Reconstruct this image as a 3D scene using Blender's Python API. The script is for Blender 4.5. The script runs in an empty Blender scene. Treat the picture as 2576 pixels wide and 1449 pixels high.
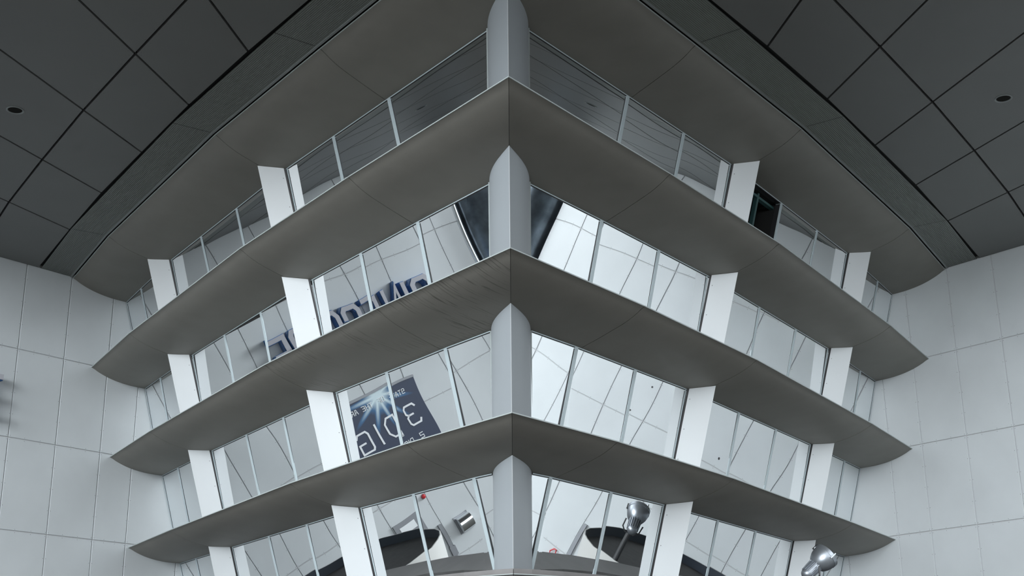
import bpy, math, random
from mathutils import Vector, Matrix
random.seed(7)
C = bpy.context.scene.collection
SC = bpy.context.scene
# ------------------------------------------------------------------ surveyed constants (1 unit = one storey = 3 m)
S = 3.0
EYE = 1.65
F_PX, PITCH, ROLL, YAW = 3345.2, 0.323, 0.011, 0.003
Z0, XO = 5.060, 0.017
P = [(0, 8.053), (1.127, 9.516), (2.260, 11.085), (3.937, 13.672), (4.733, 15.004)]
V = [(0, -.516), (.221, -.200), (.226, -.219), (.221, -.275), (.346*math.sin(.693), -.346*math.cos(.693))]
WA, PW, PS0, ZS0, PH = .693, .574, -.039, 4.084, .990
ZF = -EYE/S                                    # ground level in units

# ------------------------------------------------------------------ camera
cam = bpy.data.cameras.new('camera'); cam.sensor_width = 36; cam.lens = F_PX/2576*36
cam.clip_end = 500
co = bpy.data.objects.new('camera', cam); C.objects.link(co); SC.camera = co
R_ = Vector((math.cos(YAW), -math.sin(YAW), 0)); F0 = Vector((math.sin(YAW), math.cos(YAW), 0)); UP = Vector((0, 0, 1))
FW = F0*math.cos(PITCH) + UP*math.sin(PITCH); U_ = -F0*math.sin(PITCH) + UP*math.cos(PITCH)
XC = R_*math.cos(ROLL) - U_*math.sin(ROLL); YC = R_*math.sin(ROLL) + U_*math.cos(ROLL)
m = Matrix((XC, YC, -FW)).transposed().to_4x4(); m.translation = Vector((-XO*S, 0, EYE)); co.matrix_world = m

# ------------------------------------------------------------------ sky, sun, exposure
w = bpy.data.worlds.new('sky'); SC.world = w; w.use_nodes = True
nt = w.node_tree; nt.nodes.clear()
out = nt.nodes.new('ShaderNodeOutputWorld'); bg = nt.nodes.new('ShaderNodeBackground')
tc = nt.nodes.new('ShaderNodeTexCoord'); sep = nt.nodes.new('ShaderNodeSeparateXYZ'); rmp = nt.nodes.new('ShaderNodeValToRGB')
dt = nt.nodes.new('ShaderNodeVectorMath'); dt.operation = 'DOT_PRODUCT'; dt.inputs[1].default_value = (.05, -.85, .55)
nt.links.new(tc.outputs['Generated'], dt.inputs[0]); 
ad = nt.nodes.new('ShaderNodeMath'); ad.operation = 'ADD'; ad.inputs[1].default_value = .4
rmp.color_ramp.elements[0].position = 0.1; rmp.color_ramp.elements[0].color = (.04, .045, .05, 1)
rmp.color_ramp.elements[1].position = 1.0; rmp.color_ramp.elements[1].color = (.60, .63, .655, 1)
nt.links.new(dt.outputs['Value'], ad.inputs[0]); nt.links.new(ad.outputs[0], rmp.inputs[0])
nrm = nt.nodes.new('ShaderNodeVectorMath'); nrm.operation = 'NORMALIZE'; nt.links.new(tc.outputs['Generated'], nrm.inputs[0])
# lowest sky dimmed to darken the upper walls, standing in for dark surroundings
sz = nt.nodes.new('ShaderNodeSeparateXYZ'); nt.links.new(nrm.outputs[0], sz.inputs[0])
hz = nt.nodes.new('ShaderNodeMapRange'); hz.interpolation_type = 'SMOOTHSTEP'; hz.inputs[1].default_value = .02; hz.inputs[2].default_value = .24
hz.inputs[3].default_value = .25; hz.inputs[4].default_value = 1; nt.links.new(sz.outputs[2], hz.inputs[0])
hm = nt.nodes.new('ShaderNodeVectorMath'); hm.operation = 'SCALE'; nt.links.new(rmp.outputs[0], hm.inputs[0]); nt.links.new(hz.outputs[0], hm.inputs['Scale'])
acc = hm.outputs[0]
# low bright lobes added to the sky to light walls, pillar and soffits
for dv, st in (((-.28, -.96, .05), 8.0), ((-.86, -.50, .12), 3.6), ((.60, -.79, .10), 1.5)):
    dl = nt.nodes.new('ShaderNodeVectorMath'); dl.operation = 'DOT_PRODUCT'; dl.inputs[1].default_value = Vector(dv).normalized()
    nt.links.new(nrm.outputs[0], dl.inputs[0])
    lr = nt.nodes.new('ShaderNodeMapRange'); lr.interpolation_type = 'SMOOTHSTEP'; lr.inputs[1].default_value = .96; lr.inputs[2].default_value = .99
    lr.inputs[3].default_value = 0; lr.inputs[4].default_value = st; nt.links.new(dl.outputs['Value'], lr.inputs[0])
    lm = nt.nodes.new('ShaderNodeVectorMath'); lm.operation = 'SCALE'; lm.inputs[0].default_value = (.90, .96, 1.0)
    nt.links.new(lr.outputs[0], lm.inputs['Scale'])
    la = nt.nodes.new('ShaderNodeVectorMath'); la.operation = 'ADD'; nt.links.new(acc, la.inputs[0]); nt.links.new(lm.outputs[0], la.inputs[1]); acc = la.outputs[0]
nt.links.new(acc, bg.inputs[0]); bg.inputs[1].default_value = 2.6
nt.links.new(bg.outputs[0], out.inputs[0])
sl = bpy.data.lights.new('sun', 'SUN'); sl.energy = .6; sl.angle = math.radians(8); sl.color = (1, .97, .93)
so = bpy.data.objects.new('sun', sl); C.objects.link(so); so.location = (-20, -30, 60)
so.rotation_euler = Vector((.38, .42, -1.2)).to_track_quat('-Z', 'Y').to_euler()
SC.view_settings.view_transform = 'Standard'; SC.view_settings.look = 'None'
SC.view_settings.gamma = 1; SC.view_settings.use_curve_mapping = False
SC.view_settings.exposure = 0.0

# ------------------------------------------------------------------ materials
def mat(name, col, rough=.6, metal=0, noise=0, nscale=8, bump=0, bscale=200, spec=.5):
    m = bpy.data.materials.new(name); m.use_nodes = True; n = m.node_tree; b = n.nodes['Principled BSDF']
    b.inputs['Base Color'].default_value = (*col, 1); b.inputs['Roughness'].default_value = rough
    b.inputs['Metallic'].default_value = metal; b.inputs['Specular IOR Level'].default_value = spec
    g = n.nodes.new('ShaderNodeNewGeometry')
    if noise:
        t = n.nodes.new('ShaderNodeTexNoise'); t.inputs['Scale'].default_value = nscale; t.inputs['Detail'].default_value = 5
        n.links.new(g.outputs['Position'], t.inputs['Vector'])
        r = n.nodes.new('ShaderNodeValToRGB'); e = r.color_ramp.elements
        e[0].position = .3; e[1].position = .7
        e[0].color = (*[c*(1-noise) for c in col], 1); e[1].color = (*[min(1, c*(1+noise*.6)) for c in col], 1)
        n.links.new(t.outputs['Fac'], r.inputs[0]); n.links.new(r.outputs[0], b.inputs['Base Color'])
    if bump:
        t = n.nodes.new('ShaderNodeTexNoise'); t.inputs['Scale'].default_value = bscale
        n.links.new(g.outputs['Position'], t.inputs['Vector'])
        bp = n.nodes.new('ShaderNodeBump'); bp.inputs['Strength'].default_value = bump; bp.inputs['Distance'].default_value = .01
        n.links.new(t.outputs['Fac'], bp.inputs['Height']); n.links.new(bp.outputs[0], b.inputs['Normal'])
    return m

M = {}
M['wall'] = mat('wall_panel_paint', (.57, .60, .615), .45, noise=.05, nscale=.6)
M['seam'] = mat('seam_sealant', (.50, .50, .51), .7)
M['screw'] = mat('screw_dark', (.06, .06, .065), .6)
M['ceil'] = mat('ceiling_panel_paint', (.165, .167, .165), .5, noise=.04, nscale=.5, bump=.1, bscale=60)
M['black'] = mat('black_gap', (.012, .012, .012), .8)
M['rib'] = mat('ribbed_vent_paint', (.20, .215, .20), .5)
M['soffit'] = mat('soffit_paint', (.215, .205, .183), .55, noise=.06, nscale=1.2, bump=.12, bscale=45)
M['trim'] = mat('pale_edge_trim', (.42, .46, .455), .35)
M['fin'] = mat('white_fin_paint', (.63, .655, .67), .4, noise=.02, nscale=1)
M['pillar'] = mat('pillar_paint', (.37, .40, .425), .42, noise=.02, nscale=1)
M['frame'] = mat('aluminium_frame', (.52, .60, .63), .35, metal=.1)
M['gasket'] = mat('black_gasket', (.012, .012, .014), .5)
M['ground'] = mat('concrete_ground', (.09, .088, .08), .8, noise=.12, nscale=.4)
M['darkmetal'] = mat('brushed_dark_metal', (.16, .19, .22), .28, metal=.9, noise=.5, nscale=1.5)
M['chrome'] = mat('chrome', (.85, .88, .9), .12, metal=1)
M['blue'] = mat('blue_letter_side', (.015, .13, .38), .35, noise=.3, nscale=6)
M['lface'] = mat('grey_letter_face', (.42, .42, .46), .45)
M['darkroof'] = mat('dark_roof_membrane', (.035, .032, .032), .7, noise=.3, nscale=3)
M['darkblue'] = mat('dark_blue_lining', (.03, .04, .055), .6)
M['cream'] = mat('cream_shell', (.62, .62, .60), .5)
M['red'] = mat('red_plastic', (.55, .02, .03), .4)
M['greymetal'] = mat('grey_metal', (.25, .26, .28), .4, metal=.5)
M['silver'] = mat('silver_lamp_paint', (.40, .43, .47), .38, metal=.8)
M['lampdark'] = mat('dark_lamp_bracket', (.05, .052, .055), .5)
M['lens'] = mat('dark_lens', (.02, .02, .018), .3)
M['white'] = mat('white_print', (.8, .82, .84), .5)
M['strip'] = mat('strip_paint', (.26, .28, .28), .4)
M['lamphole'] = mat('dark_lamp_opening', (.02, .02, .018), .9, spec=.1)
M['teal'] = mat('teal_frame', (.05, .12, .12), .4)
M['stone'] = mat('sill_stone', (.17, .162, .16), .5, noise=.08, nscale=2, bump=.1, bscale=40)

# stained soffit: vertical drip streaks near the corner of the second ledge
def stained():
    m = mat('soffit_paint_stained', (.215, .205, .183), .6, bump=.12, bscale=45)
    n = m.node_tree; b = n.nodes['Principled BSDF']; g = n.nodes.new('ShaderNodeNewGeometry')
    def dotp(vec, sc):
        q = n.nodes.new('ShaderNodeVectorMath'); q.operation = 'DOT_PRODUCT'; q.inputs[1].default_value = [c*sc for c in vec]
        n.links.new(g.outputs['Position'], q.inputs[0]); return q.outputs['Value']
    cb = n.nodes.new('ShaderNodeCombineXYZ')
    n.links.new(dotp((.79, .61, 0), .9), cb.inputs[0]); n.links.new(dotp((-.61, .79, 0), 13), cb.inputs[1])
    t = n.nodes.new('ShaderNodeTexNoise'); t.inputs['Scale'].default_value = 1.3; t.inputs['Detail'].default_value = 4; t.inputs['Distortion'].default_value = .35
    t2 = n.nodes.new('ShaderNodeTexNoise'); t2.inputs['Scale'].default_value = .5
    n.links.new(cb.outputs[0], t.inputs['Vector']); n.links.new(g.outputs['Position'], t2.inputs['Vector'])
    r = n.nodes.new('ShaderNodeValToRGB'); e = r.color_ramp.elements
    e[0].position = .36; e[0].color = (.11, .105, .09, 1); e[1].position = .45; e[1].color = (.215, .205, .183, 1)
    r2 = n.nodes.new('ShaderNodeValToRGB'); r2.color_ramp.elements[0].position = .42; r2.color_ramp.elements[1].position = .6
    mx = n.nodes.new('ShaderNodeMix'); mx.data_type = 'RGBA'
    n.links.new(t.outputs['Fac'], r.inputs[0]); n.links.new(t2.outputs['Fac'], r2.inputs[0])
    n.links.new(r2.outputs[0], mx.inputs[0]); mx.inputs[6].default_value = (.213, .203, .181, 1); n.links.new(r.outputs[0], mx.inputs[7])
    n.links.new(mx.outputs[2], b.inputs['Base Color'])
    return m
M['stain'] = stained()

def mirror_glass():
    m = bpy.data.materials.new('mirrored_window_glass'); m.use_nodes = True; n = m.node_tree; n.nodes.clear()
    o = n.nodes.new('ShaderNodeOutputMaterial'); gl = n.nodes.new('ShaderNodeBsdfGlossy'); df = n.nodes.new('ShaderNodeBsdfDiffuse')
    mx = n.nodes.new('ShaderNodeMixShader'); mx.inputs[0].default_value = .96
    gl.inputs['Color'].default_value = (.97, .99, 1, 1); gl.inputs['Roughness'].default_value = .0
    df.inputs['Color'].default_value = (.03, .04, .045, 1)
    # slight roller-wave in the toughened glass: the normal is nudged smoothly, no derivatives
    g = n.nodes.new('ShaderNodeNewGeometry'); t = n.nodes.new('ShaderNodeTexNoise'); t.inputs['Scale'].default_value = .45; t.inputs['Detail'].default_value = 0
    sb = n.nodes.new('ShaderNodeVectorMath'); sb.operation = 'SUBTRACT'; sb.inputs[1].default_value = (.5, .5, .5)
    sc = n.nodes.new('ShaderNodeVectorMath'); sc.operation = 'SCALE'; sc.inputs['Scale'].default_value = .014
    ad = n.nodes.new('ShaderNodeVectorMath'); ad.operation = 'ADD'; nn = n.nodes.new('ShaderNodeVectorMath'); nn.operation = 'NORMALIZE'
    n.links.new(g.outputs['Position'], t.inputs['Vector']); n.links.new(t.outputs['Color'], sb.inputs[0]); n.links.new(sb.outputs[0], sc.inputs[0])
    n.links.new(sc.outputs[0], ad.inputs[0]); n.links.new(g.outputs['Normal'], ad.inputs[1]); n.links.new(ad.outputs[0], nn.inputs[0]); n.links.new(nn.outputs[0], gl.inputs['Normal'])
    n.links.new(df.outputs[0], mx.inputs[1]); n.links.new(gl.outputs[0], mx.inputs[2]); n.links.new(mx.outputs[0], o.inputs[0])
    return m
M['glass'] = mirror_glass()

def poster_mat(t0, z0):
    m = mat('poster_print', (.02, .035, .08), .35); n = m.node_tree; b = n.nodes['Principled BSDF']
    tcn = n.nodes.new('ShaderNodeTexCoord'); sp = n.nodes.new('ShaderNodeSeparateXYZ')
    n.links.new(tcn.outputs['Object'], sp.inputs[0])
    def mth(op, a, bb=None):
        q = n.nodes.new('ShaderNodeMath'); q.operation = op
        for i, v in enumerate((a, bb)):
            if v is None: continue
            if isinstance(v, (int, float)): q.inputs[i].default_value = v
            else: n.links.new(v, q.inputs[i])
        return q.outputs[0]
    x = mth('SUBTRACT', sp.outputs[0], t0); y = mth('SUBTRACT', sp.outputs[2], z0)
    r = mth('SQRT', mth('ADD', mth('MULTIPLY', x, x), mth('MULTIPLY', y, y)))
    a = mth('ARCTAN2', y, x)
    ray = mth('POWER', mth('ABSOLUTE', mth('COSINE', mth('MULTIPLY', a, 5.5))), 7.0)
    rad = mth('ADD', mth('MULTIPLY', ray, .8), .75)
    v = mth('SUBTRACT', 1.0, mth('DIVIDE', r, rad))
    cr = n.nodes.new('ShaderNodeValToRGB'); e = cr.color_ramp.elements
    e[0].position = 0; e[0].color = (.022, .035, .075, 1); e[1].position = .75; e[1].color = (.62, .74, .78, 1)
    k = e.new(.25); k.color = (.03, .12, .26, 1)
    n.links.new(v, cr.inputs[0]); n.links.new(cr.outputs[0], b.inputs['Base Color'])
    return m

# ------------------------------------------------------------------ mesh helpers
class MB:
    def __init__(s): s.v = []; s.f = []; s.mi = []
    def add(s, vs, fs, mi=0):
        o = len(s.v); s.v += [tuple(v) for v in vs]
        for f in fs: s.f.append(tuple(o+i for i in f)); s.mi.append(mi)
    def hexa(s, a, b, mi=0):     # a: 4 corners, b: 4 matching corners
        s.add(list(a)+list(b), [(0, 1, 2, 3), (7, 6, 5, 4), (0, 4, 5, 1), (1, 5, 6, 2), (2, 6, 7, 3), (3, 7, 4, 0)], mi)
    def loft(s, a, b, mi=0, cap=True):
        n = len(a); o = len(s.v); s.v += [tuple(v) for v in a]+[tuple(v) for v in b]
        for i in range(n):
            j = (i+1) % n; s.f.append((o+i, o+j, o+n+j, o+n+i)); s.mi.append(mi)
        if cap:
            s.f.append(tuple(o+i for i in reversed(range(n)))); s.f.append(tuple(o+n+i for i in range(n))); s.mi += [mi, mi]
    def disc(s, c, u, v, r, n=6, mi=0):
        s.add([c+u*math.cos(2*math.pi*i/n)*r+v*math.sin(2*math.pi*i/n)*r for i in range(n)], [tuple(range(n))], mi)
    def lathe(s, o, ax, prof, n=32, mi=0):   # prof: (distance along axis, radius)
        ax = ax.normalized(); u = ax.orthogonal().normalized(); v = ax.cross(u); base = len(s.v)
        for (h, r) in prof:
            for i in range(n):
                a = 2*math.pi*i/n; s.v.append(tuple(o+ax*h+(u*math.cos(a)+v*math.sin(a))*r))
        for k in range(len(prof)-1):
            for i in range(n):
                j = (i+1) % n; s.f.append((base+k*n+i, base+k*n+j, base+(k+1)*n+j, base+(k+1)*n+i)); s.mi.append(mi)
        s.f.append(tuple(base+i for i in reversed(range(n)))); s.mi.append(mi)
        s.f.append(tuple(base+(len(prof)-1)*n+i for i in range(n))); s.mi.append(mi)
    def tube(s, pts, r, n=8, closed=False, mi=0):
        L = len(pts); base = len(s.v)
        for k, p in enumerate(pts):
            a = pts[(k-1) % L] if (closed or k > 0) else p; b = pts[(k+1) % L] if (closed or k < L-1) else p
            d = (b-a).normalized(); u = d.cross(Vector((.31, .2, .93))).normalized(); v = d.cross(u)
            for i in range(n):
                t = 2*math.pi*i/n; s.v.append(tuple(p+(u*math.cos(t)+v*math.sin(t))*r))
        for k in range(L if closed else L-1):
            for i in range(n):
                j = (i+1) % n; k2 = (k+1) % L; s.f.append((base+k*n+i, base+k*n+j, base+k2*n+j, base+k2*n+i)); s.mi.append(mi)
        if not closed:
            s.f.append(tuple(base+i for i in reversed(range(n)))); s.f.append(tuple(base+(L-1)*n+i for i in range(n))); s.mi += [mi, mi]
    def build(s, name, mats, parent=None, smooth=False, origin=None, recalc=True):
        me = bpy.data.meshes.new(name); og = Vector(origin) if origin else Vector((0, 0, 0))
        if parent is not None: og = parent.location
        me.from_pydata([tuple(Vector(v)-og) for v in s.v], [], s.f)
        if not isinstance(mats, (list, tuple)): mats = [mats]
        for mm in mats: me.materials.append(mm)
        for i, p in enumerate(me.polygons): p.material_index = s.mi[i]
        if recalc:
            import bmesh
            bm = bmesh.new(); bm.from_mesh(me); bmesh.ops.recalc_face_normals(bm, faces=bm.faces); bm.to_mesh(me); bm.free()
        if smooth:
            for p in me.polygons: p.use_smooth = True
            try: me.set_sharp_from_angle(angle=math.radians(35))
            except Exception: pass
        o = bpy.data.objects.new(name, me); C.objects.link(o)
        if parent is not None: o.parent = parent
        elif origin: o.location = og
        return o
def empty(name, loc, label=None, cat=None, group=None, kind=None):
    o = bpy.data.objects.new(name, None); C.objects.link(o); o.location = loc; o.empty_display_size = .2
    tag(o, label, cat, group, kind); return o
def tag(o, label=None, cat=None, group=None, kind=None):
    for k, v in (('label', label), ('category', cat), ('group', group), ('kind', kind)):
        if v: o[k] = v
    return o

# ------------------------------------------------------------------ geometry of the place
def W(sg, x, y, z): return Vector((sg*x*S, y*S, z*S+EYE))
def lip(k): return [Vector((P[i][0]+V[i][0]*(1.5-k), P[i][1]+V[i][1]*(1.5-k))) for i in range(5)]
def segt(k, i):
    Q = lip(k); t = (Q[i+1]-Q[i]); L = t.length; t = t/L
    return Q[i], t, Vector((-t.y, t.x)), L
DR = .122                                        # depth of the window heads below each ledge lip
UDI = Vector((-math.sin(WA), math.cos(WA)))      # along the side wall, into the corner
def miter(k, i):
    if i == 0: n = segt(k, 0)[2]; return Vector((0, 1/n.y))
    if i == 4: n = segt(k, 3)[2]; return UDI/(UDI.dot(n))
    n1 = segt(k, i-1)[2]; n2 = segt(k, i)[2]; v = (n1+n2).normalized(); return v/v.dot(n1)+segt(k, i)[1]*(.25 if i == 1 else .29)
def G(sg, k, seg, s, a, drop):
    """point on floor k, facade segment seg, s along it, a behind the ledge lip, drop below ledge k; leans with the facade"""
    q, t, n, L = segt(k+drop-DR, seg); p = q+t*s+n*a
    return W(sg, p.x, p.y, Z0-k-drop)
def WL(sg, t, z, d=0):
    """point on side wall: t toward the camera, height z, d out from the wall"""
    x = P[4][0]+math.sin(WA)*t-math.cos(WA)*d; y = P[4][1]-math.cos(WA)*t-math.sin(WA)*d
    return W(sg, x, y, z)
raw = [(0, 0), (.035, .012), (.08, .033), (.14, .055), (.2, .073), (.27, .089), (.34, .101), (.42, .111), (.5, .118), (.58, .121), (.69, .122)]
BR = [.165, .162, .148, .130, .112]             # depth of the soffit where it meets the glass, at each joint
def prof_b(a, br=.148):
    b0 = base_b(min(a, .69)); u = max(0, min(1, (a-.30)/.39)); return b0+(br-DR)*u**1.7
def base_b(a):
    if a >= .69: return DR
    for j in range(len(raw)-1):
        if raw[j][0] <= a <= raw[j+1][0]:
            p0 = raw[max(j-1, 0)]; p1 = raw[j]; p2 = raw[j+1]; p3 = raw[min(j+2, len(raw)-1)]
            h = p2[0]-p1[0]; u = (a-p1[0])/h
            m1 = (p2[1]-p0[1])/(p2[0]-p0[0])*h if j else (p2[1]-p1[1])
            m2 = (p3[1]-p1[1])/(p3[0]-p1[0])*h if p3 != p2 else (p2[1]-p1[1])
            return (2*u**3-3*u*u+1)*p1[1]+(u**3-2*u*u+u)*m1+(-2*u**3+3*u*u)*p2[1]+(u**3-u*u)*m2
    return 0
AS = [0, .008, .018, .03, .045, .062, .08, .11, .14, .17, .21, .25, .29, .33, .37, .41, .455, .5, .55, .60, .645, .69]
def PROFI(i): return [(0, -.006)]+[(a, prof_b(a, BR[i])) for a in AS]+[(1.0, BR[i]), (1.0, -.006)]
SIDE = {-1: 'left', 1: 'right'}

# ---- ground
g = MB(); g.add([(-150, -150, 0), (150, -150, 0), (150, 150, 0), (-150, 150, 0)], [(0, 1, 2, 3)])
tag(g.build('floor', M['ground'], recalc=False), 'pale concrete ground in front of the building', 'ground', kind='structure')

# ---- side walls: panels, gaps and screws
WT0, WT1 = -2.1, PS0+PW*8.72
for sg in (-1, 1):
    b = MB(); ztop = Z0+.12
    A = [WL(sg, WT0, ZF, -.012), WL(sg, WT1, ZF, -.012), WL(sg, WT1, ztop, -.012), WL(sg, WT0, ztop, -.012)]
    B = [WL(sg, WT0, ZF, -.12), WL(sg, WT1, ZF, -.12), WL(sg, WT1, ztop, -.12), WL(sg, WT0, ztop, -.12)]
    b.hexa(A, B, 1)
    gp = .0042
    ux = (WL(sg, 1, 0)-WL(sg, 0, 0)).normalized(); uz = Vector((0, 0, 1))
    for n in range(-5, 9):
        na = n if n != -1 else -.76; nb = n+1 if n != -2 else -.76
        t0 = max(PS0+na*PW+gp, WT0); t1 = min(PS0+nb*PW-gp, WT1)
        if t1-t0 < .02: continue
        for mm in range(-1, 6):
            z1 = min(ZS0-mm*PH-gp, ztop) if mm > -1 else ztop
            z0 = max(ZS0-(mm+1)*PH+gp, ZF)
            if z1-z0 < .02: continue
            e = .0035
            a4 = [WL(sg, t0+e, z0+e, 0), WL(sg, t1-e, z0+e, 0), WL(sg, t1-e, z1-e, 0), WL(sg, t0+e, z1-e, 0)]
            b4 = [WL(sg, t0, z0, -.006), WL(sg, t1, z0, -.006), WL(sg, t1, z1, -.006), WL(sg, t0, z1, -.006)]
            c4 = [WL(sg, t0, z0, -.0125), WL(sg, t1, z0, -.0125), WL(sg, t1, z1, -.0125), WL(sg, t0, z1, -.0125)]
            b.loft(c4, b4, 0, cap=False); b.loft(b4, a4, 0, cap=False); b.add(a4, [(0, 1, 2, 3)], 0)
            # screws
            pts = []
            for q in range(5):
                z = z0+.018+(z1-z0-.036)*q/4+(0 if q in (0, 4) else 0)
                pts += [(t0+.014, z), (t1-.014, z)]
            for q in (1, 2): pts += [(t0+(t1-t0)*q/3, z0+.014), (t0+(t1-t0)*q/3, z1-.014)]
            for (t, z) in pts: b.disc(WL(sg, t, z, .0006), ux, uz, .0034*S, 6, 2)
    o = b.build('wall_'+SIDE[sg], [M['wall'], M['seam'], M['screw']])
    tag(o, '%s side wall of screwed pale grey panels' % SIDE[sg], 'wall', kind='structure')

# ---- ceiling
CZ = Z0+.012
lip0 = lip(0)
def offp(i, a): v = lip0[i]-miter_c(i)*a; return v
def miter_c(i):
    if i in (1, 2, 3):
        n1 = segt(0, i-1)[2]; n2 = segt(0, i)[2]; v = (n1+n2).normalized(); return v/v.dot(n1)
    return miter(0, i)
# radial joints: (point at offset .42, angle from -y outward)
kf = Z0/5.135
JN = [((0.0, 7.39-.42/.61), 0), ((.70, 7.60), 3), ((1.372, 8.52), 6.4), ((2.06, 9.41), 9.8), ((2.745, 10.345), 13.2), ((3.405, 11.31), 16.8), ((4.06, 12.27), 21), ((4.69, 13.27), 25)]
JN = [(Vector((x*kf, y*kf)), math.radians(a)) for (x, y), a in JN]
wp = offp(4, .42); JN.append((wp, WA))
JN[0] = (offp(0, .42), 0.0)
OFFS = [.42, 1.13, 2.25, 3.37]
def cnode(j, w_):
    p_, th = JN[j]; d = Vector((math.sin(th), -math.cos(th)))
    q, t, n, L = segt(0, 0 if j < 3 else (1 if j < 5 else (2 if j < 7 else 3)))
    if j == 0: return lip0[0]+Vector((0, -w_/n.y))
    comp = max(-(d.dot(n)), .5)
    return p_+d*((w_-.42)/comp)
b = MB()
for sg in (-1, 1):
    for oi in range(len(OFFS)-1):
        for j in range(len(JN)-1):
            a_, b_, c_, d_ = cnode(j, OFFS[oi]), cnode(j+1, OFFS[oi]), cnode(j+1, OFFS[oi+1]), cnode(j, OFFS[oi+1])
            quad = [a_, b_, c_, d_]; cen = sum(quad, Vector((0, 0)))/4; g_ = .0105
            sh = []
            for i in range(4):
                p0 = quad[i-1]; p1 = quad[i]; p2 = quad[(i+1) % 4]
                e1 = (p1-p0).normalized(); e2 = (p2-p1).normalized()
                n1 = Vector((-e1.y, e1.x)); n2 = Vector((-e2.y, e2.x))
                if n1.dot(cen-p1) < 0: n1 = -n1
                if n2.dot(cen-p1) < 0: n2 = -n2
                ga = g_; 
                v = (n1+n2).normalized(); sh.append(p1+v*(ga/max(.3, v.dot(n1))))
            lo = [W(sg, p.x, p.y, CZ) for p in sh]; hi = [W(sg, p.x, p.y, CZ+.03) for p in sh]
            b.hexa(lo, hi, 0)
            for i in range(4):
                p1 = sh[i]; p2 = sh[(i+1) % 4]; L = (p2-p1).length; nn = max(2, int(L/.19))
                for q in range(nn+1):
                    pp = p1+(p2-p1)*(.03+.94*q/nn); pp = pp+(cen-pp).normalized()*.022
                    b.disc(W(sg, pp.x, pp.y, CZ-.0005), Vector((1, 0, 0)), Vector((0, 1, 0)), .0035*S, 5, 2)
    # dark slab behind, closing the top of the recess
    cs = [cnode(j, OFFS[-1]) for j in range(len(JN))]
    ins = [lip0[i]+miter_c(i)*1.3 for i in range(5)]
    poly = [Vector((0, cs[0].y))]+cs[1:]+[ins[4]+Vector((.4, .4))]+list(reversed(ins))
    poly = [p for p in poly]
    lo = [W(sg, p.x, p.y, CZ+.035) for p in poly]; hi = [W(sg, p.x, p.y, CZ+.12) for p in poly]
    b.loft(lo, hi, 1)
o = b.build('ceiling', [M['ceil'], M['black'], M['screw']])
tag(o, 'dark grey panelled ceiling with black joints', 'ceiling', kind='structure')

# ---- ribbed vent grilles beside the topmost ledge
for sg in (-1, 1):
    root = empty('ceiling_grille', W(sg, lip0[2].x, lip0[2].y, CZ), 'ribbed dark grey vent grille in the ceiling above the %s facade' % SIDE[sg], 'vent grille')
    for i in range(4):
        mb = MB(); NR = 21; a0, a1 = -.045, -.395
        def R2(ii, a): return lip0[ii]+miter_c(ii)*a
        tt = (lip0[i+1]-lip0[i]).normalized()*.0035
        for r in range(NR):
            aa = a0+(a1-a0)*r/NR; ab = a0+(a1-a0)*(r+.78)/NR; ac = a0+(a1-a0)*(r+1)/NR
            for (x0, z0_, x1, z1_) in ((aa, 0, ab, 0), (ab, 0, ab-.0005, .0045), (ab-.0005, .0045, ac, .0045), (ac, .0045, ac-.0002, 0)):
                p0 = R2(i, x0)+tt; p1 = R2(i+1, x0)-tt; p2 = R2(i+1, x1)-tt; p3 = R2(i, x1)+tt
                mb.add([W(sg, p0.x, p0.y, CZ+z0_), W(sg, p1.x, p1.y, CZ+z0_), W(sg, p2.x, p2.y, CZ+z1_), W(sg, p3.x, p3.y, CZ+z1_)], [(0, 1, 2, 3)])
        mb.build('grille_panel', M['rib'], root, recalc=False)
    mb = MB()
    for i in range(4):
        q = [R2(i, -.022), R2(i+1, -.022), R2(i+1, -.043), R2(i, -.043)]
        mb.hexa([W(sg, p.x, p.y, CZ-.006) for p in q], [W(sg, p.x, p.y, CZ+.02) for p in q])
    mb.build('edge_strip', M['strip'], root)

# ---- ceiling lights
for sg, px in ((-1, (4.26, 10.40)), (1, (4.27, 10.36))):
    c = W(sg, px[0]*kf, px[1]*kf, CZ)
    root = empty('recessed_light', c, 'round dark recessed light in the ceiling at the %s edge' % SIDE[sg], 'ceiling light', 'recessed ceiling lights')
    mb = MB(); mb.lathe(c, Vector((0, 0, -1)), [(0, .072*S), (.012, .074*S), (.018, .066*S), (.01, .060*S), (-.0, .058*S)], 40); mb.build('trim_ring', M['strip'], root, True)
    mb = MB(); mb.lathe(c, Vector((0, 0, -1)), [(0, .0575*S), (.006, .056*S), (.008, .03*S)], 40); mb.build('lens', M['lamphole'], root, True)

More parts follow.
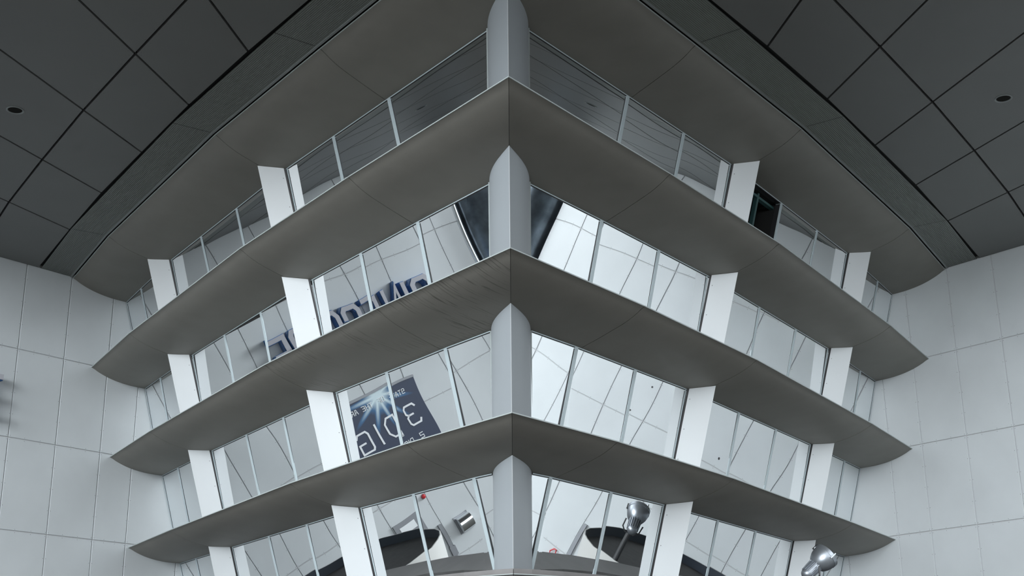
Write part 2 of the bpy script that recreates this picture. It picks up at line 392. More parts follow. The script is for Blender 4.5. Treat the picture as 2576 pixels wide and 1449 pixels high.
# ---- ledges
FL = ['topmost', 'second from top', 'third from top', 'fourth from top']
for k in range(4):
    for sg in (-1, 1):
        Q = lip(k); c = W(sg, Q[2].x, Q[2].y, Z0-k)
        lab = {0: 'topmost curved grey ledge directly under the ceiling grille, %s facade',
               1: 'curved grey ledge below the top row of windows, %s facade',
               2: 'curved grey ledge below the second row of windows, %s facade',
               3: 'lowest curved grey ledge, above the bottom row of windows, %s facade'}[k] % SIDE[sg]
        root = empty('sunshade_ledge', c, lab, 'ledge')
        Ms = [miter(k, i) for i in range(5)]
        def sec(i, dt, prof, zin=0):
            t = segt(k, min(i, 3))[1] if dt >= 0 else segt(k, max(i-1, 0))[1]
            return [W(sg, (Q[i]+Ms[i]*a+t*dt).x, (Q[i]+Ms[i]*a+t*dt).y, Z0-k-b_) for a, b_ in prof]
        for i in range(4):
            mb = MB(); g0 = .0035 if i else .0025; g1 = -.0035 if i < 3 else .0
            mb.loft(sec(i, g0, PROFI(i)), sec(i+1, g1 if g1 else -1e-5, PROFI(i+1)))
            mb.build('soffit_panel', M['stain'] if (k == 2 and sg == -1 and i < 2) else M['soffit'], root, True)
            mb = MB(); q0 = [(-.005, -.007), (-.005, .001), (.001, .001), (.001, -.007)]
            mb.loft(sec(i, .002, [(x, y) for x, y in q0]), sec(i+1, -.002 if i < 3 else -1e-5, q0))
            mb.build('edge_trim', M['trim'], root)
        for i in ((0, 1, 2, 3) if sg == -1 else (1, 2, 3)):
            mb = MB(); ins = [(max(a, .006) if a < .5 else a, b_+(.004 if b_ < 0 else -.007)) for a, b_ in PROFI(i)]
            a_ = sec(i, .006, ins)
            if i == 0: b_ = [Vector((-2*0+v.x*-1, v.y, v.z)) for v in a_]
            else: b_ = sec(i, -.006, ins)
            mb.loft(a_, b_); mb.build('joint_seal', M['gasket'], root)

# ---- vertical fins
ROW = ['top', 'second', 'third', 'bottom']
for k in range(4):
    for sg in (-1, 1):
        for i in (2, 3):
            seg = i-1; L = segt(k, seg)[3]
            root = empty('facade_fin', G(sg, k, seg, L, .5, .986), 'white vertical fin %s in the %s row of windows, %s facade' % (('nearer the corner pillar' if i == 2 else 'farther from the corner pillar'), ROW[k], SIDE[sg]), 'fin')
            def fp(u, drop, th):
                """u = 0 at the glass, 1 at the outer edge; the blade stands askew to the glass"""
                dx, dy = .143, -.205; l = math.hypot(dx, dy)
                return G(sg, k, seg, segt(k+drop-DR, seg)[3]+dx*u+th*(-dy/l), .69+dy*u+th*dx/l, drop)
            def ring(th, u0, u1, n=6):
                top = []
                for q in range(n+1):
                    u = u0+(u1-u0)*q/n; a = .69-.205*u; d = .12
                    for _ in range(6): d = prof_b(a+.315*(d-DR), BR[i])+.001
                    top.append(fp(u, d, th))
                return top+[fp(u1, .985, th), fp(u0, .985, th)]
            mb = MB(); mb.loft(ring(-.009, 1.0, .07), ring(.009, 1.0, .07)); mb.build('blade', M['fin'], root)
            mb = MB(); mb.loft(ring(-.007, .07, .0, 1), ring(.007, .07, .0, 1)); mb.build('root_seal', M['gasket'], root)
            for drop in (.24, .5, .76):
                c0 = fp(.16, drop, -.0095); w3 = (fp(.26, drop, 0)-fp(.26, drop+.1, 0)).normalized(); u3 = (fp(.9, drop, 0)-fp(.26, drop, 0)).normalized()
                mb = MB(); mb.disc(c0, u3, w3, .004*S, 6); mb.build('screw', M['screw'], root, recalc=False)

# ---- corner pillar pieces, one per storey
for k in range(4):
    Q = lip(k)[0]
    root = empty('corner_pillar', W(1, 0, lip(k+.85)[0].y+.9, Z0-k-.985), 'pale blue-grey pointed corner pillar in the %s row of windows' % ROW[k], 'pillar')
    n0 = segt(k, 0)[2]
    def pp(v, drop, sgn, grow=0):
        q = lip(k+drop-DR)[0]
        return Vector((sgn*(.150*math.sin(math.pi*v/2)+grow), q.y+.78+.54*v))
    def inset(p, kk):  # perpendicular distance behind lip of ledge k
        return (p.y-Q.y)*n0.y-abs(p.x)*abs(n0.x)
    NV = 14
    for sgn in (-1, 1):
        mb = MB(); rings = []
        for drop in ('top', .985):
            r = []
            for j in range(NV+1):
                v = j/NV; d = .15
                if drop == 'top':
                    for _ in range(8): d = prof_b(max(0, inset(pp(v, d, sgn), k)), BR[0])+.001
                else: d = drop
                p_ = pp(v, d, sgn); x = p_.x if j else sgn*.0012
                r.append(W(1, x, p_.y, Z0-k-d))
            p_ = pp(1, d, 1); r.append(W(1, sgn*.0012, p_.y, Z0-k-d)); rings.append(r)
        mb.loft(rings[1], rings[0]); mb.build('cladding_panel', M['pillar'], root, True)
    mb = MB()
    def pr(d): p_ = pp(0, d, 1); return p_
    d = .15
    for _ in range(8): d = prof_b(max(0, inset(pp(0, d, 1), k)), BR[0])+.002
    A = [W(1, x, pr(d).y+y, Z0-k-d) for x, y in ((-.003, .004), (0, -.003), (.003, .004))]; B = [W(1, x, pr(.985).y+y, Z0-k-.985) for x, y in ((-.003, .004), (0, -.003), (.003, .004))]
    mb.loft(A, B); mb.build('edge_trim', M['fin'], root)
    for sgn in (-1, 1):
        mb = MB(); A = []; B = []
        for (dx, dy) in ((.0, .0), (.008, .0), (.008, .02), (.0, .02)):
            a_ = pp(1, .17, sgn); b_ = pp(1, .985, sgn)
            A.append(W(1, a_.x+sgn*dx, a_.y+dy-.006, Z0-k-.170)); B.append(W(1, b_.x+sgn*dx, b_.y+dy-.006, Z0-k-.985))
        mb.loft(A, B); mb.build('side_trim', M['trim'], root)

# ---- windows
EPS = {0: .012, 1: .034, 2: .012, 3: -.003}
YAWT = {(1, -1, 2, 0): -.045, (1, -1, 2, 1): -.045}
wn = 0
FW_ = .0115
for k in range(4):
    for sg in (-1, 1):
        L1 = segt(k, 1)[3]; L2 = segt(k, 2)[3]; L3 = segt(k, 3)[3]
        bays = [[('p',), (1, .13), (1, 1.04), (1, L1)], [(2, 0), (2, 1.19), (2, 2.125), (2, L2)], [(3, 0), (3, 1.19), (3, L3+.236)]]
        for bi, posts in enumerate(bays):
            wn += 1
            def pt(post, ds, a, drop):
                a += EPS[k]*.42*(1-2*(drop-.15)/.836)
                if post[0] == 'p':
                    q = lip(k+drop-DR)[0]; x = .158+ds*.6
                    n = segt(k, 0)[2]; y = q.y+(a+x*abs(n.x))/n.y
                    return W(sg, x, y, Z0-k-drop)
                if bi == 0 and post == posts[3]: s = segt(k+drop-DR, 1)[3]
                elif bi == 1 and post == posts[3]: s = segt(k+drop-DR, 2)[3]
                elif bi == 2 and post == posts[2]: s = segt(k+drop-DR, 3)[3]+.236
                else: s = post[1]
                return G(sg, k, post[0], s+ds, a, drop)
            root = empty('window_%d' % wn, pt(posts[0], 0, .69, .985),
                         '%s bay of mirrored glass in the %s row, %s facade' % (('corner', 'middle', 'outer')[bi], ROW[k], SIDE[sg]), 'window', kind='structure')
            DB = .986
            def hd(post):
                if post[0] == 'p': return BR[0]+.002
                i0 = post[0]; L_ = segt(k, i0)[3]; u = min(1, max(0, post[1]/L_)); return BR[i0]*(1-u)+BR[i0+1]*u+.002
            fr = MB(); gk = MB()
            n = len(posts)
            for j in range(n-1):
                pa, pb = posts[j], posts[j+1]
                da = 0 if (j == 0 and pa[0] == 'p') else (.014 if j == 0 else .023)
                db = -.023 if j+1 < n-1 else (-.032 if bi < 2 else -.014)
                # top rail and bottom rail
                for e0, e1, f0, f1 in ((hd(pa), hd(pb), hd(pa)+.008, hd(pb)+.008), (DB-.018, DB-.018, DB, DB)):
                    fr.hexa([pt(pa, da, .684, e0), pt(pb, db, .684, e1), pt(pb, db, .684, f1), pt(pa, da, .684, f0)],
                            [pt(pa, da, .735, e0), pt(pb, db, .735, e1), pt(pb, db, .735, f1), pt(pa, da, .735, f0)])
                gk.hexa([pt(pa, da, .684, hd(pa)+.008), pt(pb, db, .684, hd(pb)+.008), pt(pb, db, .684, hd(pb)+.014), pt(pa, da, .684, hd(pa)+.014)],
                        [pt(pa, da, .735, hd(pa)+.008), pt(pb, db, .735, hd(pb)+.008), pt(pb, db, .735, hd(pb)+.014), pt(pa, da, .735, hd(pa)+.014)])
                # gasket on the side facing away from the corner pillar's post
                gk.hexa([pt(pb, db-.006, .687, hd(pb)+.02), pt(pb, db, .687, hd(pb)+.02), pt(pb, db, .687, DB-.018), pt(pb, db-.006, .687, DB-.018)],
                        [pt(pb, db-.006, .735, hd(pb)+.02), pt(pb, db, .735, hd(pb)+.02), pt(pb, db, .735, DB-.018), pt(pb, db-.006, .735, DB-.018)])
                if j+1 < n-1:
                    mb = MB()
                    mb.hexa([pt(pb, -.022, .683, hd(pb)), pt(pb, .022, .683, hd(pb)), pt(pb, .022, .683, DB), pt(pb, -.022, .683, DB)],
                            [pt(pb, -.022, .735, hd(pb)), pt(pb, .022, .735, hd(pb)), pt(pb, .022, .735, DB), pt(pb, -.022, .735, DB)])
                    mb.build('mullion', M['frame'], root)
                # pane
                if k == 2 and sg == 1 and bi == 1 and j == 0:
                    mb = MB(); c0 = pt((2, .945), 0, .684, .613); u1 = (pt((2, .945), .1, .684, .613)-c0).normalized(); u2 = (pt((2, .945), 0, .684, .5)-c0).normalized()
                    mb.disc(c0, u1, u2, .0125*S, 16); mb.build('round_dot', M['screw'], root, recalc=False)  # dark disc laid on the glass, standing in for a third wall port
                openp = (k == 0 and sg == 1 and bi == 1 and j == 0)
                if openp:
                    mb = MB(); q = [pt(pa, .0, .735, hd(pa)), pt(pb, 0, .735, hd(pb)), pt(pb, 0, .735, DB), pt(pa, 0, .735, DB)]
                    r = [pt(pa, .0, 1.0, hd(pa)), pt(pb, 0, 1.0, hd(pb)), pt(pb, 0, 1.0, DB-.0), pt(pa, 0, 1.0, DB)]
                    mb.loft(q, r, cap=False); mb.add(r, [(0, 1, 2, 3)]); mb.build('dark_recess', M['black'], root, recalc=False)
                    mb = MB(); sm = .80
                    for (s0, s1) in ((sm, sm+.035),):
                        mb.hexa([pt(pa, s0, .76, hd(pa)), pt(pa, s1, .76, hd(pa)), pt(pa, s1, .76, DB), pt(pa, s0, .76, DB)], [pt(pa, s0, .80, hd(pa)), pt(pa, s1, .80, hd(pa)), pt(pa, s1, .80, DB), pt(pa, s0, .80, DB)])
                    mb.hexa([pt(pa, 0, .76, hd(pa)+.03), pt(pb, 0, .76, hd(pb)+.03), pt(pb, 0, .76, hd(pb)+.05), pt(pa, 0, .76, hd(pa)+.05)], [pt(pa, 0, .80, hd(pa)+.02), pt(pb, 0, .80, hd(pb)+.02), pt(pb, 0, .80, hd(pb)+.05), pt(pa, 0, .80, hd(pa)+.05)])
                    mb.build('open_sash', M['teal'], root)
                    continue
                e = 0; yw = YAWT.get((k, sg, pa[0] if pa[0] != 'p' else 0, j), 0)*.5; bk = .005+abs(yw)*.9
                mb = MB()
                A = [pt(pa, da-.01, .684+bk+e-yw, hd(pa)+.01), pt(pb, db+.01, .684+bk+e+yw, hd(pb)+.01), pt(pb, db+.01, .684+bk-e+yw, DB-.008), pt(pa, da-.01, .684+bk-e-yw, DB-.008)]
                B = [pt(pa, da-.01, .692+bk+e-yw, hd(pa)+.01), pt(pb, db+.01, .692+bk+e+yw, hd(pb)+.01), pt(pb, db+.01, .692+bk-e+yw, DB-.008), pt(pa, da-.01, .692+bk-e-yw, DB-.008)]
                for q4 in (A, B):
                    dd = (q4[3]+q4[2])*.5-(q4[0]+q4[1])*.5; q4[3] = q4[0]+dd; q4[2] = q4[1]+dd
                mb.hexa(A, B); pn = mb.build('pane', M['glass'], root)
            # jambs beside fins / wall
            for j in (0, n-1):
                if posts[j][0] == 'p': continue
                s0, s1 = ((-.0, .014) if j == 0 else (-.016, .0)) if not (bi == 2 and j == n-1) else (-.014, .0)
                if j == 0: s0, s1 = .012, .022
                elif bi < 2: s0, s1 = -.031, -.018
                fr.hexa([pt(posts[j], s0, .684, hd(posts[j])), pt(posts[j], s1, .684, hd(posts[j])), pt(posts[j], s1, .684, DB), pt(posts[j], s0, .684, DB)],
                        [pt(posts[j], s0, .735, hd(posts[j])), pt(posts[j], s1, .735, hd(posts[j])), pt(posts[j], s1, .735, DB), pt(posts[j], s0, .735, DB)])
            fr.build('frame', M['frame'], root); gk.build('gasket', M['gasket'], root)

# ---- base sill around the corner
zt = Z0-4+.075
for sg in (-1, 1):
    kk = 1.13*Z0/5.135
    pl = [(0, 9.388), (.129, 9.45), (.35, 9.60), (.60, 9.815), (.95, 10.15), (1.35, 10.62), (1.75, 11.2), (2.3, 12.1), (2.9, 13.1), (3.6, 14.35), (4.0, 15.2)]
    zt = Z0-4+.055; sc = zt/1.13*1.076
    pl = [Vector((x*sc, y*sc)) for x, y in pl]; zt = (zt-.043)*1.076
    c = W(sg, pl[3].x, pl[3].y, zt)
    root = empty('base_sill', c, 'grey-brown rounded sill under the bottom row of windows, %s of the corner' % SIDE[sg], 'sill')
    mb = MB(); md = MB()
    for i in range(len(pl)-1):
        d = (pl[i+1]-pl[i]).normalized(); n1 = Vector((-d.y, d.x))
        def nn(j):
            if j == 0: return Vector((0, 1))
            e1 = (pl[j]-pl[j-1]).normalized(); e2 = (pl[min(j+1, len(pl)-1)]-pl[j]); e2 = e2.normalized() if e2.length > 0 else e1
            v = (Vector((-e1.y, e1.x))+Vector((-e2.y, e2.x))).normalized(); return v
        def sc_(j, prof):
            x0 = .002 if j == 0 else 0
            return [W(sg, pl[j].x+nn(j).x*a+x0, pl[j].y+nn(j).y*a, zt-b_) for a, b_ in prof]
        pf = [(0, 0), (-.004, .036), (.0, .046), (.02, .05), (.03, .30), (.30, .34), (.30, 0)]
        mb.loft(sc_(i, pf), sc_(i+1, pf), cap=(i in (0, len(pl)-2)))
        md.loft(sc_(i, [(-.007, .037), (-.010, .041), (-.007, .045), (.0, .046), (.0, .036)]), sc_(i+1, [(-.007, .037), (-.010, .041), (-.007, .045), (.0, .046), (.0, .036)]))
    mb.build('fascia', M['stone'], root, True); md.build('bead', M['trim'], root, True)

# ---- wall-end columns
for sg in (-1, 1):
    c = WL(sg, 5.46, ZF, -.05)
    root = empty('metal_column', c, 'dark brushed metal round column at the end of the %s wall, seen in the glass' % SIDE[sg], 'column')
    mb = MB(); mb.lathe(c, Vector((0, 0, 1)), [(0, .44*S), ((Z0-ZF+.0)*S, .44*S)], 48); mb.build('shaft', M['darkmetal'], root, True)
    if sg == -1:
        mb = MB(); mb.tube([WL(sg, 4.97, ZF, .0), WL(sg, 4.97, Z0, .0)], .035*S, 16); mb.build('edge_tube', M['chrome'], root, True)

# ---- canopies at the foot of the walls
OUT = [(.14, .015), (.47, .2), (.85, .6), (1.08, .95), (1.22, 1.2), (1.37, 1.6), (1.45, 2.1), (1.46, 2.4), (1.43, 2.62), (1.35, 2.83), (1.25, 3.0), (1.1, 3.2), (.8, 3.32), (.56, 3.35), (.3, 3.2), (.05, 2.75), (-.1, 2.2), (-.15, 1.6), (-.2, .8), (-.25, .015)]
cx = sum(p[0] for p in OUT)/len(OUT); cy = sum(p[1] for p in OUT)/len(OUT)
for sg in (-1, 1):
    ZT = .99
    c = WL(sg, cx, ZT-.45, cy)
    root = empty('entrance_canopy', c, 'cream canopy with hollow dark top reflected in the bottom glass, %s side' % SIDE[sg], 'canopy')
    def rg(f, z): return [WL(sg, cx+(t-cx)*f, z, max(.012, cy+(d-cy)*f)) for t, d in OUT]
    mb = MB(); R = [rg(.80, ZT-.75), rg(.9, ZT-.45), rg(1, ZT), rg(.985, ZT)]
    for i in range(3): mb.loft(R[i], R[i+1], cap=False)
    mb.add(R[0], [tuple(range(len(OUT)))]); mb.build('shell', M['cream'], root, True)
    mb = MB(); R = [rg(.984, ZT-.002), rg(.97, ZT-.10)]; mb.loft(R[0], R[1], cap=False); mb.build('inner_rim', M['darkblue'], root, True)
    mb = MB(); mb.add(rg(.972, ZT-.10), [tuple(range(len(OUT)))]); mb.build('roof_membrane', M['darkroof'], root, recalc=False)

# ---- floodlight on the right canopy
fc = W(1, 2.833, 12.32, 1.480); fb = W(1, 2.645, 12.13, 1.402)
ax = Vector((.753, .20, .627)).normalized()
root = empty('floodlight', W(1, 2.76, 12.28, .93), 'large silver dome floodlight standing at the bottom right before the right facade', 'floodlight')
R0 = .118*S
mb = MB(); mb.lathe(fc-ax*.09*S, ax, [(-.03*S, .03*S), (-.01*S, .06*S), (.02*S, .088*S), (.055*S, .106*S), (.09*S, .115*S), (.115*S, R0)], 40); mb.build('reflector', M['silver'], root, True)
mb = MB(); mb.lathe(fc-ax*.09*S, ax, [(.115*S, R0), (.115*S, R0*1.035), (.150*S, R0*1.035), (.150*S, R0*.9)], 40); mb.build('lens_rim', M['silver'], root, True)
mb = MB(); mb.lathe(fc-ax*.09*S, ax, [(.146*S, R0*.93), (.16*S, R0*.8), (.166*S, R0*.4)], 40); mb.build('lens', M['lens'], root, True)
mb = MB(); h0 = fc-ax*.215*S
mb.lathe(h0, ax, [(-.052*S*math.cos(a*math.pi/16)*1, max(.002, .054*S*math.sin(a*math.pi/16))) for a in range(0, 9)]+[(.05*S, .055*S), (.115*S, .055*S)], 32); mb.build('housing', M['silver'], root, True)
u = ax.orthogonal().normalized(); vv = ax.cross(u)
for i in range(16):
    mb = MB()
    a = 2*math.pi*i/16; r_ = u*math.cos(a)+vv*math.sin(a); s_ = ax.cross(r_)*.004*S
    mb.hexa([h0+ax*.0+r_*.05*S+s_, h0+ax*.0+r_*.05*S-s_, h0+ax*.0+r_*.062*S-s_, h0+ax*.0+r_*.062*S+s_],
            [h0+ax*.115*S+r_*.05*S+s_, h0+ax*.115*S+r_*.05*S-s_, h0+ax*.115*S+r_*.07*S-s_, h0+ax*.115*S+r_*.07*S+s_])
    mb.build('cooling_fin', M['silver'], root)
for a in (math.radians(20), math.radians(140), math.radians(260)):
    r_ = u*math.cos(a)+vv*math.sin(a); s_ = ax.cross(r_)*.006*S; b0 = fc-ax*.09*S; mb = MB()
    mb.hexa([b0+ax*.10*S+r_*R0+s_, b0+ax*.10*S+r_*R0-s_, b0+ax*.10*S+r_*R0*1.12-s_, b0+ax*.10*S+r_*R0*1.12+s_],
            [b0+ax*.165*S+r_*R0+s_, b0+ax*.165*S+r_*R0-s_, b0+ax*.165*S+r_*R0*1.12-s_, b0+ax*.165*S+r_*R0*1.12+s_])
    mb.build('clip', M['chrome'], root)
side = ax.cross(UP).normalized(); mb = MB()
piv = fc-ax*.12*S
yk = [piv+side*.10*S, piv+side*.095*S-UP*.08*S, piv-UP*.12*S+side*.05*S, piv-UP*.12*S-side*.05*S, piv-side*.095*S-UP*.08*S, piv-side*.10*S]
mb.tube(yk, .008*S, 8); st = piv-UP*.12*S; mb.tube([st, Vector((st.x, st.y, .895*S+EYE))], .028*S, 12)
mb.build('yoke', M['lampdark'], root, True)
mb = MB(); q = Vector((st.x, st.y, .892*S+EYE)); mb.lathe(q, UP, [(0, .08*S), (.02*S, .08*S)], 24); mb.build('base_plate', M['greymetal'], root)

# ---- letters of the cinema sign on the left wall (seen mirrored in the glass)
GLY = {
 'C': [((1, .68), (1, .88)), ((1, .88), (.8, 1)), ((.8, 1), (.2, 1)), ((.2, 1), (0, .85)), ((0, .85), (0, .15)), ((0, .15), (.2, 0)), ((.2, 0), (1, 0))],
 'I': [((.5, 1), (.5, 0))],
 'N': [((0, 0), (0, 1)), ((0, 1), (1, 0)), ((1, 0), (1, 1))],
 'E': [((1, 1), (0, 1)), ((0, 1), (0, 0)), ((0, 0), (1, 0)), ((0, .5), (.8, .5))],
 'S': [((1, .72), (1, .9)), ((1, .9), (.85, 1)), ((.85, 1), (.18, 1)), ((.18, 1), (0, .85)), ((0, .85), (0, .52)), ((0, .52), (1, .5)), ((1, .5), (1, .1)), ((1, .1), (.85, 0)), ((.85, 0), (0, 0))],
 'A': [((0, 0), (.3, 1)), ((.3, 1), (.7, 1)), ((.7, 1), (1, 0)), ((.15, .4), (.85, .4))],
 'P': [((0, 0), (0, 1)), ((0, 1), (.85, 1)), ((.85, 1), (1, .88)), ((1, .88), (1, .5)), ((1, .5), (0, .48))]}
def strokes(mb, ch, tl, zb, wd, ht, hw, d0, d1):
    """mitred polyline strokes"""
    segs = GLY[ch]; lines = []
    for a_, b_ in segs:
        if lines and lines[-1][-1] == a_: lines[-1].append(b_)
        else: lines.append([a_, b_])
    for ln in lines:
        pts = [Vector((tl-x*wd, zb+y*ht)) for x, y in ln]; n = len(pts); L = []; R = []
        for i in range(n):
            e1 = (pts[i]-pts[i-1]).normalized() if i else (pts[1]-pts[0]).normalized()
            e2 = (pts[i+1]-pts[i]).normalized() if i < n-1 else e1
            n1 = Vector((-e1.y, e1.x)); n2 = Vector((-e2.y, e2.x)); v = (n1+n2)
            v = n1 if v.length < .2 else v.normalized(); q = v*(hw/max(.45, v.dot(n1)))
            c_ = pts[i]-(e1*hw if i == 0 else Vector((0, 0)))+(e1*hw if i == n-1 else Vector((0, 0)))
            L.append(c_+q); R.append(c_-q)
        for i in range(n-1):
            q = [L[i], R[i], R[i+1], L[i+1]]
            mb.hexa([WL(-1, v.x, v.y, d0) for v in q], [WL(-1, v.x, v.y, d1) for v in q])
root = empty('cinema_sign', WL(-1, 2.5, 3.3, 0), 'large mirrored blue and grey block letters reflected in the second row of glass', 'sign')
word = [('C', 3.80, .20), ('I', 3.52, .08), ('N', 3.36, .22), ('E', 2.98, .17), ('S', 2.71, .20), ('C', 2.42, .18), ('A', 2.15, .22), ('P', 1.83, .19), ('E', 1.55, .19)]
for ch, tl, wd in word:
    mb = MB(); strokes(mb, ch, tl, 3.27, wd, .42, .036, .002, .14)
    L_ = mb.build('letter', M['blue'], root)
    mb = MB(); strokes(mb, ch, tl, 3.27, wd, .42, .029, .15, .165)
    f_ = mb.build('letter_face', M['lface'], L_, origin=None)
    f_.location = -L_.parent.location if False else Vector((0, 0, 0))
    mb2 = f_.data
    for v_ in mb2.vertices: v_.co -= root.location
# poster
PT0, PT1, PZ0, PZ1 = 1.80, 2.94, 1.60, 2.47
root = empty('poster_board', WL(-1, 2.42, PZ0, 0), 'dark blue poster with white lettering reflected in the third row of glass', 'poster')
mb = MB(); q = [(PT1, PZ0), (PT0, PZ0), (PT0, PZ1), (PT1, PZ1)]
mb.hexa([WL(-1, t, z, .004) for t, z in q], [WL(-1, t, z, .03) for t, z in q])
# object-space: poster sheet gets its own local frame so that the print pattern is placed on it
sheet = MB(); wS, hS = (PT1-PT0)*S, (PZ1-PZ0)*S
sheet.add([(0, 0, 0), (wS, 0, 0), (wS, 0, hS), (0, 0, hS)], [(0, 1, 2, 3)])
back = mb.build('board', M['greymetal'], root)
me = bpy.data.meshes.new('printed_sheet'); me.from_pydata(sheet.v, [], sheet.f); me.materials.append(poster_mat((PT1-2.38)*S, (2.42-PZ0)*S))
ps = bpy.data.objects.new('printed_sheet', me); C.objects.link(ps); ps.parent = root
xd = (WL(-1, 0, 0)-WL(-1, 1, 0)).normalized(); nd = (WL(-1, 0, 0, 1)-WL(-1, 0, 0, 0)).normalized()
mx = Matrix((xd, -nd, Vector((0, 0, 1)))).transposed().to_4x4(); mx.translation = WL(-1, PT1, PZ0, .0325)-root.location; ps.matrix_local = mx
mb = MB(); mb.hexa([WL(-1, PT1, PZ1, .0), WL(-1, PT0, PZ1, 0), WL(-1, PT0, PZ1+.03, 0), WL(-1, PT1, PZ1+.03, 0)], [WL(-1, PT1, PZ1, .05), WL(-1, PT0, PZ1, .05), WL(-1, PT0, PZ1+.03, .05), WL(-1, PT1, PZ1+.03, .05)]); mb.build('top_rail', M['greymetal'], root)
GLY.update({
 '3': [((0, .88), (.12, 1)), ((.12, 1), (.85, 1)), ((.85, 1), (1, .88)), ((1, .88), (1, .62)), ((1, .62), (.8, .52)), ((.8, .52), (.4, .52)), ((.8, .52), (1, .42)), ((1, .42), (1, .12)), ((1, .12), (.85, 0)), ((.85, 0), (.12, 0)), ((.12, 0), (0, .14))],
 'D': [((0, 0), (0, 1)), ((0, 1), (.7, 1)), ((.7, 1), (1, .75)), ((1, .75), (1, .25)), ((1, .25), (.7, 0)), ((.7, 0), (0, 0))],
 'G': [((1, .85), (.85, 1)), ((.85, 1), (.15, 1)), ((.15, 1), (0, .85)), ((0, .85), (0, .12)), ((0, .12), (.12, 0)), ((.12, 0), (1, 0)), ((1, 0), (1, .48)), ((1, .48), (.5, .48))],
 'T': [((0, 1), (1, 1)), ((.5, 1), (.5, 0))], 'F': [((0, 0), (0, 1)), ((0, 1), (1, 1)), ((0, .5), (.8, .5))],
 'H': [((0, 0), (0, 1)), ((1, 0), (1, 1)), ((0, .5), (1, .5))], 'O': [((0, 0), (0, 1)), ((0, 1), (1, 1)), ((1, 1), (1, 0)), ((1, 0), (0, 0))],
 'R': [((0, 0), (0, 1)), ((0, 1), (1, 1)), ((1, 1), (1, .5)), ((1, .5), (0, .5)), ((.4, .5), (1, 0))],
 '2': [((0, 1), (1, 1)), ((1, 1), (1, .5)), ((1, .5), (0, .5)), ((0, .5), (0, 0)), ((0, 0), (1, 0))]})
def print_word(name, word, tl, zb, wd, ht, gap, hw):
    mb = MB(); t = tl
    for ch in word:
        w_ = wd*.15 if ch == 'I' else wd
        if ch == 'I': strokes(mb, 'I', t, zb, w_, ht, hw, .034, .038)
        else: strokes(mb, ch, t, zb, w_, ht, hw, .034, .038)
        t -= w_+gap
    mb.build(name, M['white'], root)
for wd_, tl in (('STATE', 2.77), ('OF', 2.45), ('THE', 2.27), ('ART', 2.07)): print_word('small_lettering', wd_, tl, 2.32, .034, .058, .017, .004)
for wd_, tl, zb in (('3', 2.81, 1.90), ('D', 2.46, 1.86), ('I', 2.19, 1.85), ('G', 2.06, 1.83)): print_word('large_lettering', wd_, tl, zb, .16, .26, .0, .012)
print_word('small_lettering', '2', 2.73, 1.70, .05, .07, .02, .005); print_word('small_lettering', 'DIG', 2.56, 1.70, .05, .07, .02, .005)

# ---- fittings on the lower left wall (seen in the bottom row of glass)
Z_L = .355
root = empty('wall_lamp', WL(-1, 2.55, Z_L, 0), 'silver half-round metal wall lamp reflected in the bottom left corner glass', 'wall lamp')
mb = MB(); pr_ = [(.0, .0), (.13, .0)]+[(.13+.0*i, .0) for i in range(0)]
pts2 = [(0, Z_L), (.10, Z_L)]+[(.10+.06*math.sin(a*math.pi/12), Z_L+.095-.095*math.cos(a*math.pi/12)) for a in range(1, 12)]+[(.10, Z_L+.19), (0, Z_L+.19)]
mb.loft([WL(-1, 2.46, z, d) for d, z in pts2], [WL(-1, 2.65, z, d) for d, z in pts2]); mb.build('cover', M['chrome'], root, True)
mb = MB(); mb.hexa([WL(-1, 2.44, Z_L-.02, .0), WL(-1, 2.67, Z_L-.02, .0), WL(-1, 2.67, Z_L+.21, .0), WL(-1, 2.44, Z_L+.21, .0)], [WL(-1, 2.44, Z_L-.02, .012), WL(-1, 2.67, Z_L-.02, .012), WL(-1, 2.67, Z_L+.21, .012), WL(-1, 2.44, Z_L+.21, .012)]); mb.build('back_plate', M['greymetal'], root)
root = empty('alarm_beacon', WL(-1, 2.22, .98, 0), 'small red alarm beacon reflected under the lowest left ledge', 'alarm')
cdir = (WL(-1, 0, 0, 1)-WL(-1, 0, 0, 0)).normalized()
mb = MB(); mb.lathe(WL(-1, 2.22, .98, 0), cdir, [(0, .030*S), (.03*S, .030*S), (.045*S, .024*S), (.052*S, .01*S)], 20); mb.build('red_dome', M['red'], root, True)
mb = MB(); mb.lathe(WL(-1, 2.22, .98, 0), cdir, [(0, .034*S), (.01*S, .034*S)], 20); mb.build('mount', M['greymetal'], root, True)
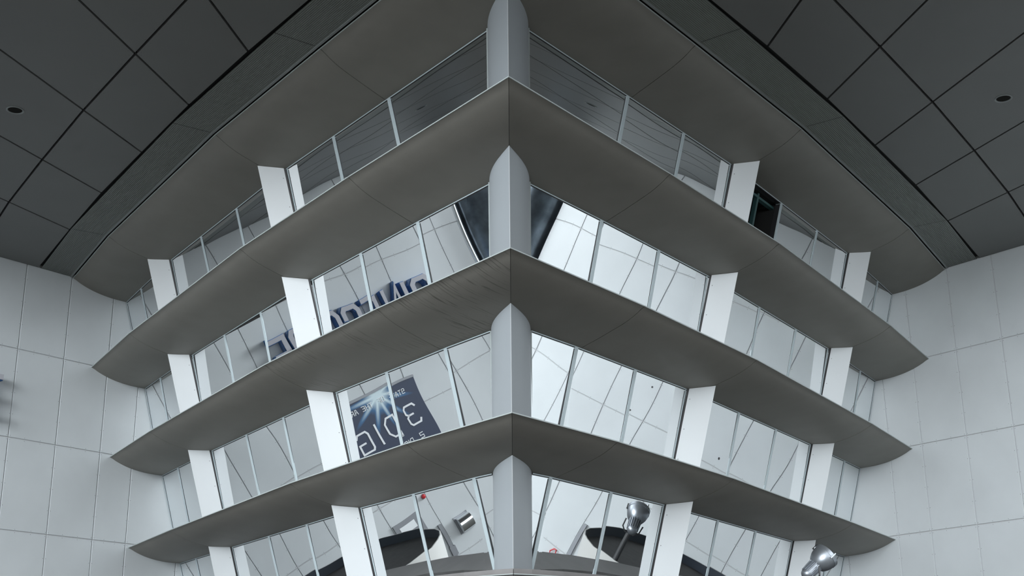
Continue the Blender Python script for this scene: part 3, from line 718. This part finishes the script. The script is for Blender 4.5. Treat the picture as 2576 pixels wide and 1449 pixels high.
for sg in (-1, 1):
    root = empty('conduit_cover', WL(sg, 2.2, ZF, 0), 'grey vertical conduit strip on the %s wall beside the canopy, seen in the bottom glass' % SIDE[sg], 'conduit')
    mb = MB(); mb.hexa([WL(sg, 2.19, ZF, 0), WL(sg, 2.24, ZF, 0), WL(sg, 2.24, .58, 0), WL(sg, 2.19, .58, 0)], [WL(sg, 2.19, ZF, .04), WL(sg, 2.24, ZF, .04), WL(sg, 2.24, .58, .04), WL(sg, 2.19, .58, .04)]); mb.build('cover_strip', M['greymetal'], root)
    if sg == -1:
        mb = MB(); mb.hexa([WL(sg, 2.18, .15, 0), WL(sg, 2.27, .15, 0), WL(sg, 2.27, .27, 0), WL(sg, 2.18, .27, 0)], [WL(sg, 2.18, .15, .05), WL(sg, 2.27, .15, .05), WL(sg, 2.27, .27, .05), WL(sg, 2.18, .27, .05)]); mb.build('junction_box', M['greymetal'], root)
root = empty('notice_board', WL(-1, 1.88, .6, 0), 'dark notice board with white plate reflected above the left canopy', 'notice board')
mb = MB(); mb.hexa([WL(-1, 1.70, .6, .0), WL(-1, 2.06, .6, 0), WL(-1, 2.06, .84, 0), WL(-1, 1.70, .84, 0)], [WL(-1, 1.70, .6, .03), WL(-1, 2.06, .6, .03), WL(-1, 2.06, .84, .03), WL(-1, 1.70, .84, .03)]); mb.build('board', M['greymetal'], root)
mb = MB(); mb.hexa([WL(-1, 1.76, .68, .031), WL(-1, 1.96, .68, .031), WL(-1, 1.96, .78, .031), WL(-1, 1.76, .78, .031)], [WL(-1, 1.76, .68, .036), WL(-1, 1.96, .68, .036), WL(-1, 1.96, .78, .036), WL(-1, 1.76, .78, .036)]); mb.build('plate', M['white'], root)
# red looped bracket on the right wall
root = empty('red_loop_bracket', WL(1, 2.42, -.08, 0), 'red looped bracket on a grey stem reflected right of the corner pillar', 'bracket')
lp = [(2.47, .0), (2.49, .05), (2.45, .10), (2.41, .105), (2.40, .06), (2.42, .01)]
mb = MB(); mb.tube([WL(1, t, z, .04) for t, z in lp], .010*S, 8, closed=True); mb.build('loop', M['red'], root, True)
mb = MB(); mb.tube([WL(1, 2.45, .0, .04), WL(1, 2.45, -.10, .04), WL(1, 2.45, -.10, 0)], .008*S, 8); mb.build('stem', M['greymetal'], root, True)
# cable ports on the right wall
for t, z in ((2.36, 2.53), (2.47, 2.16)):
    mb = MB(); nd2 = (WL(1, 0, 0, 1)-WL(1, 0, 0, 0)).normalized(); mb.lathe(WL(1, t, z, 0), nd2, [(0, .013*S), (.003*S, .012*S)], 12)
    o = mb.build('cable_port', M['screw'], origin=WL(1, t, z, 0)); tag(o, '%s small black round port reflected in the third row right of the pillar' % ('upper' if z > 2.3 else 'lower'), 'cable port', 'black ports on the right wall')
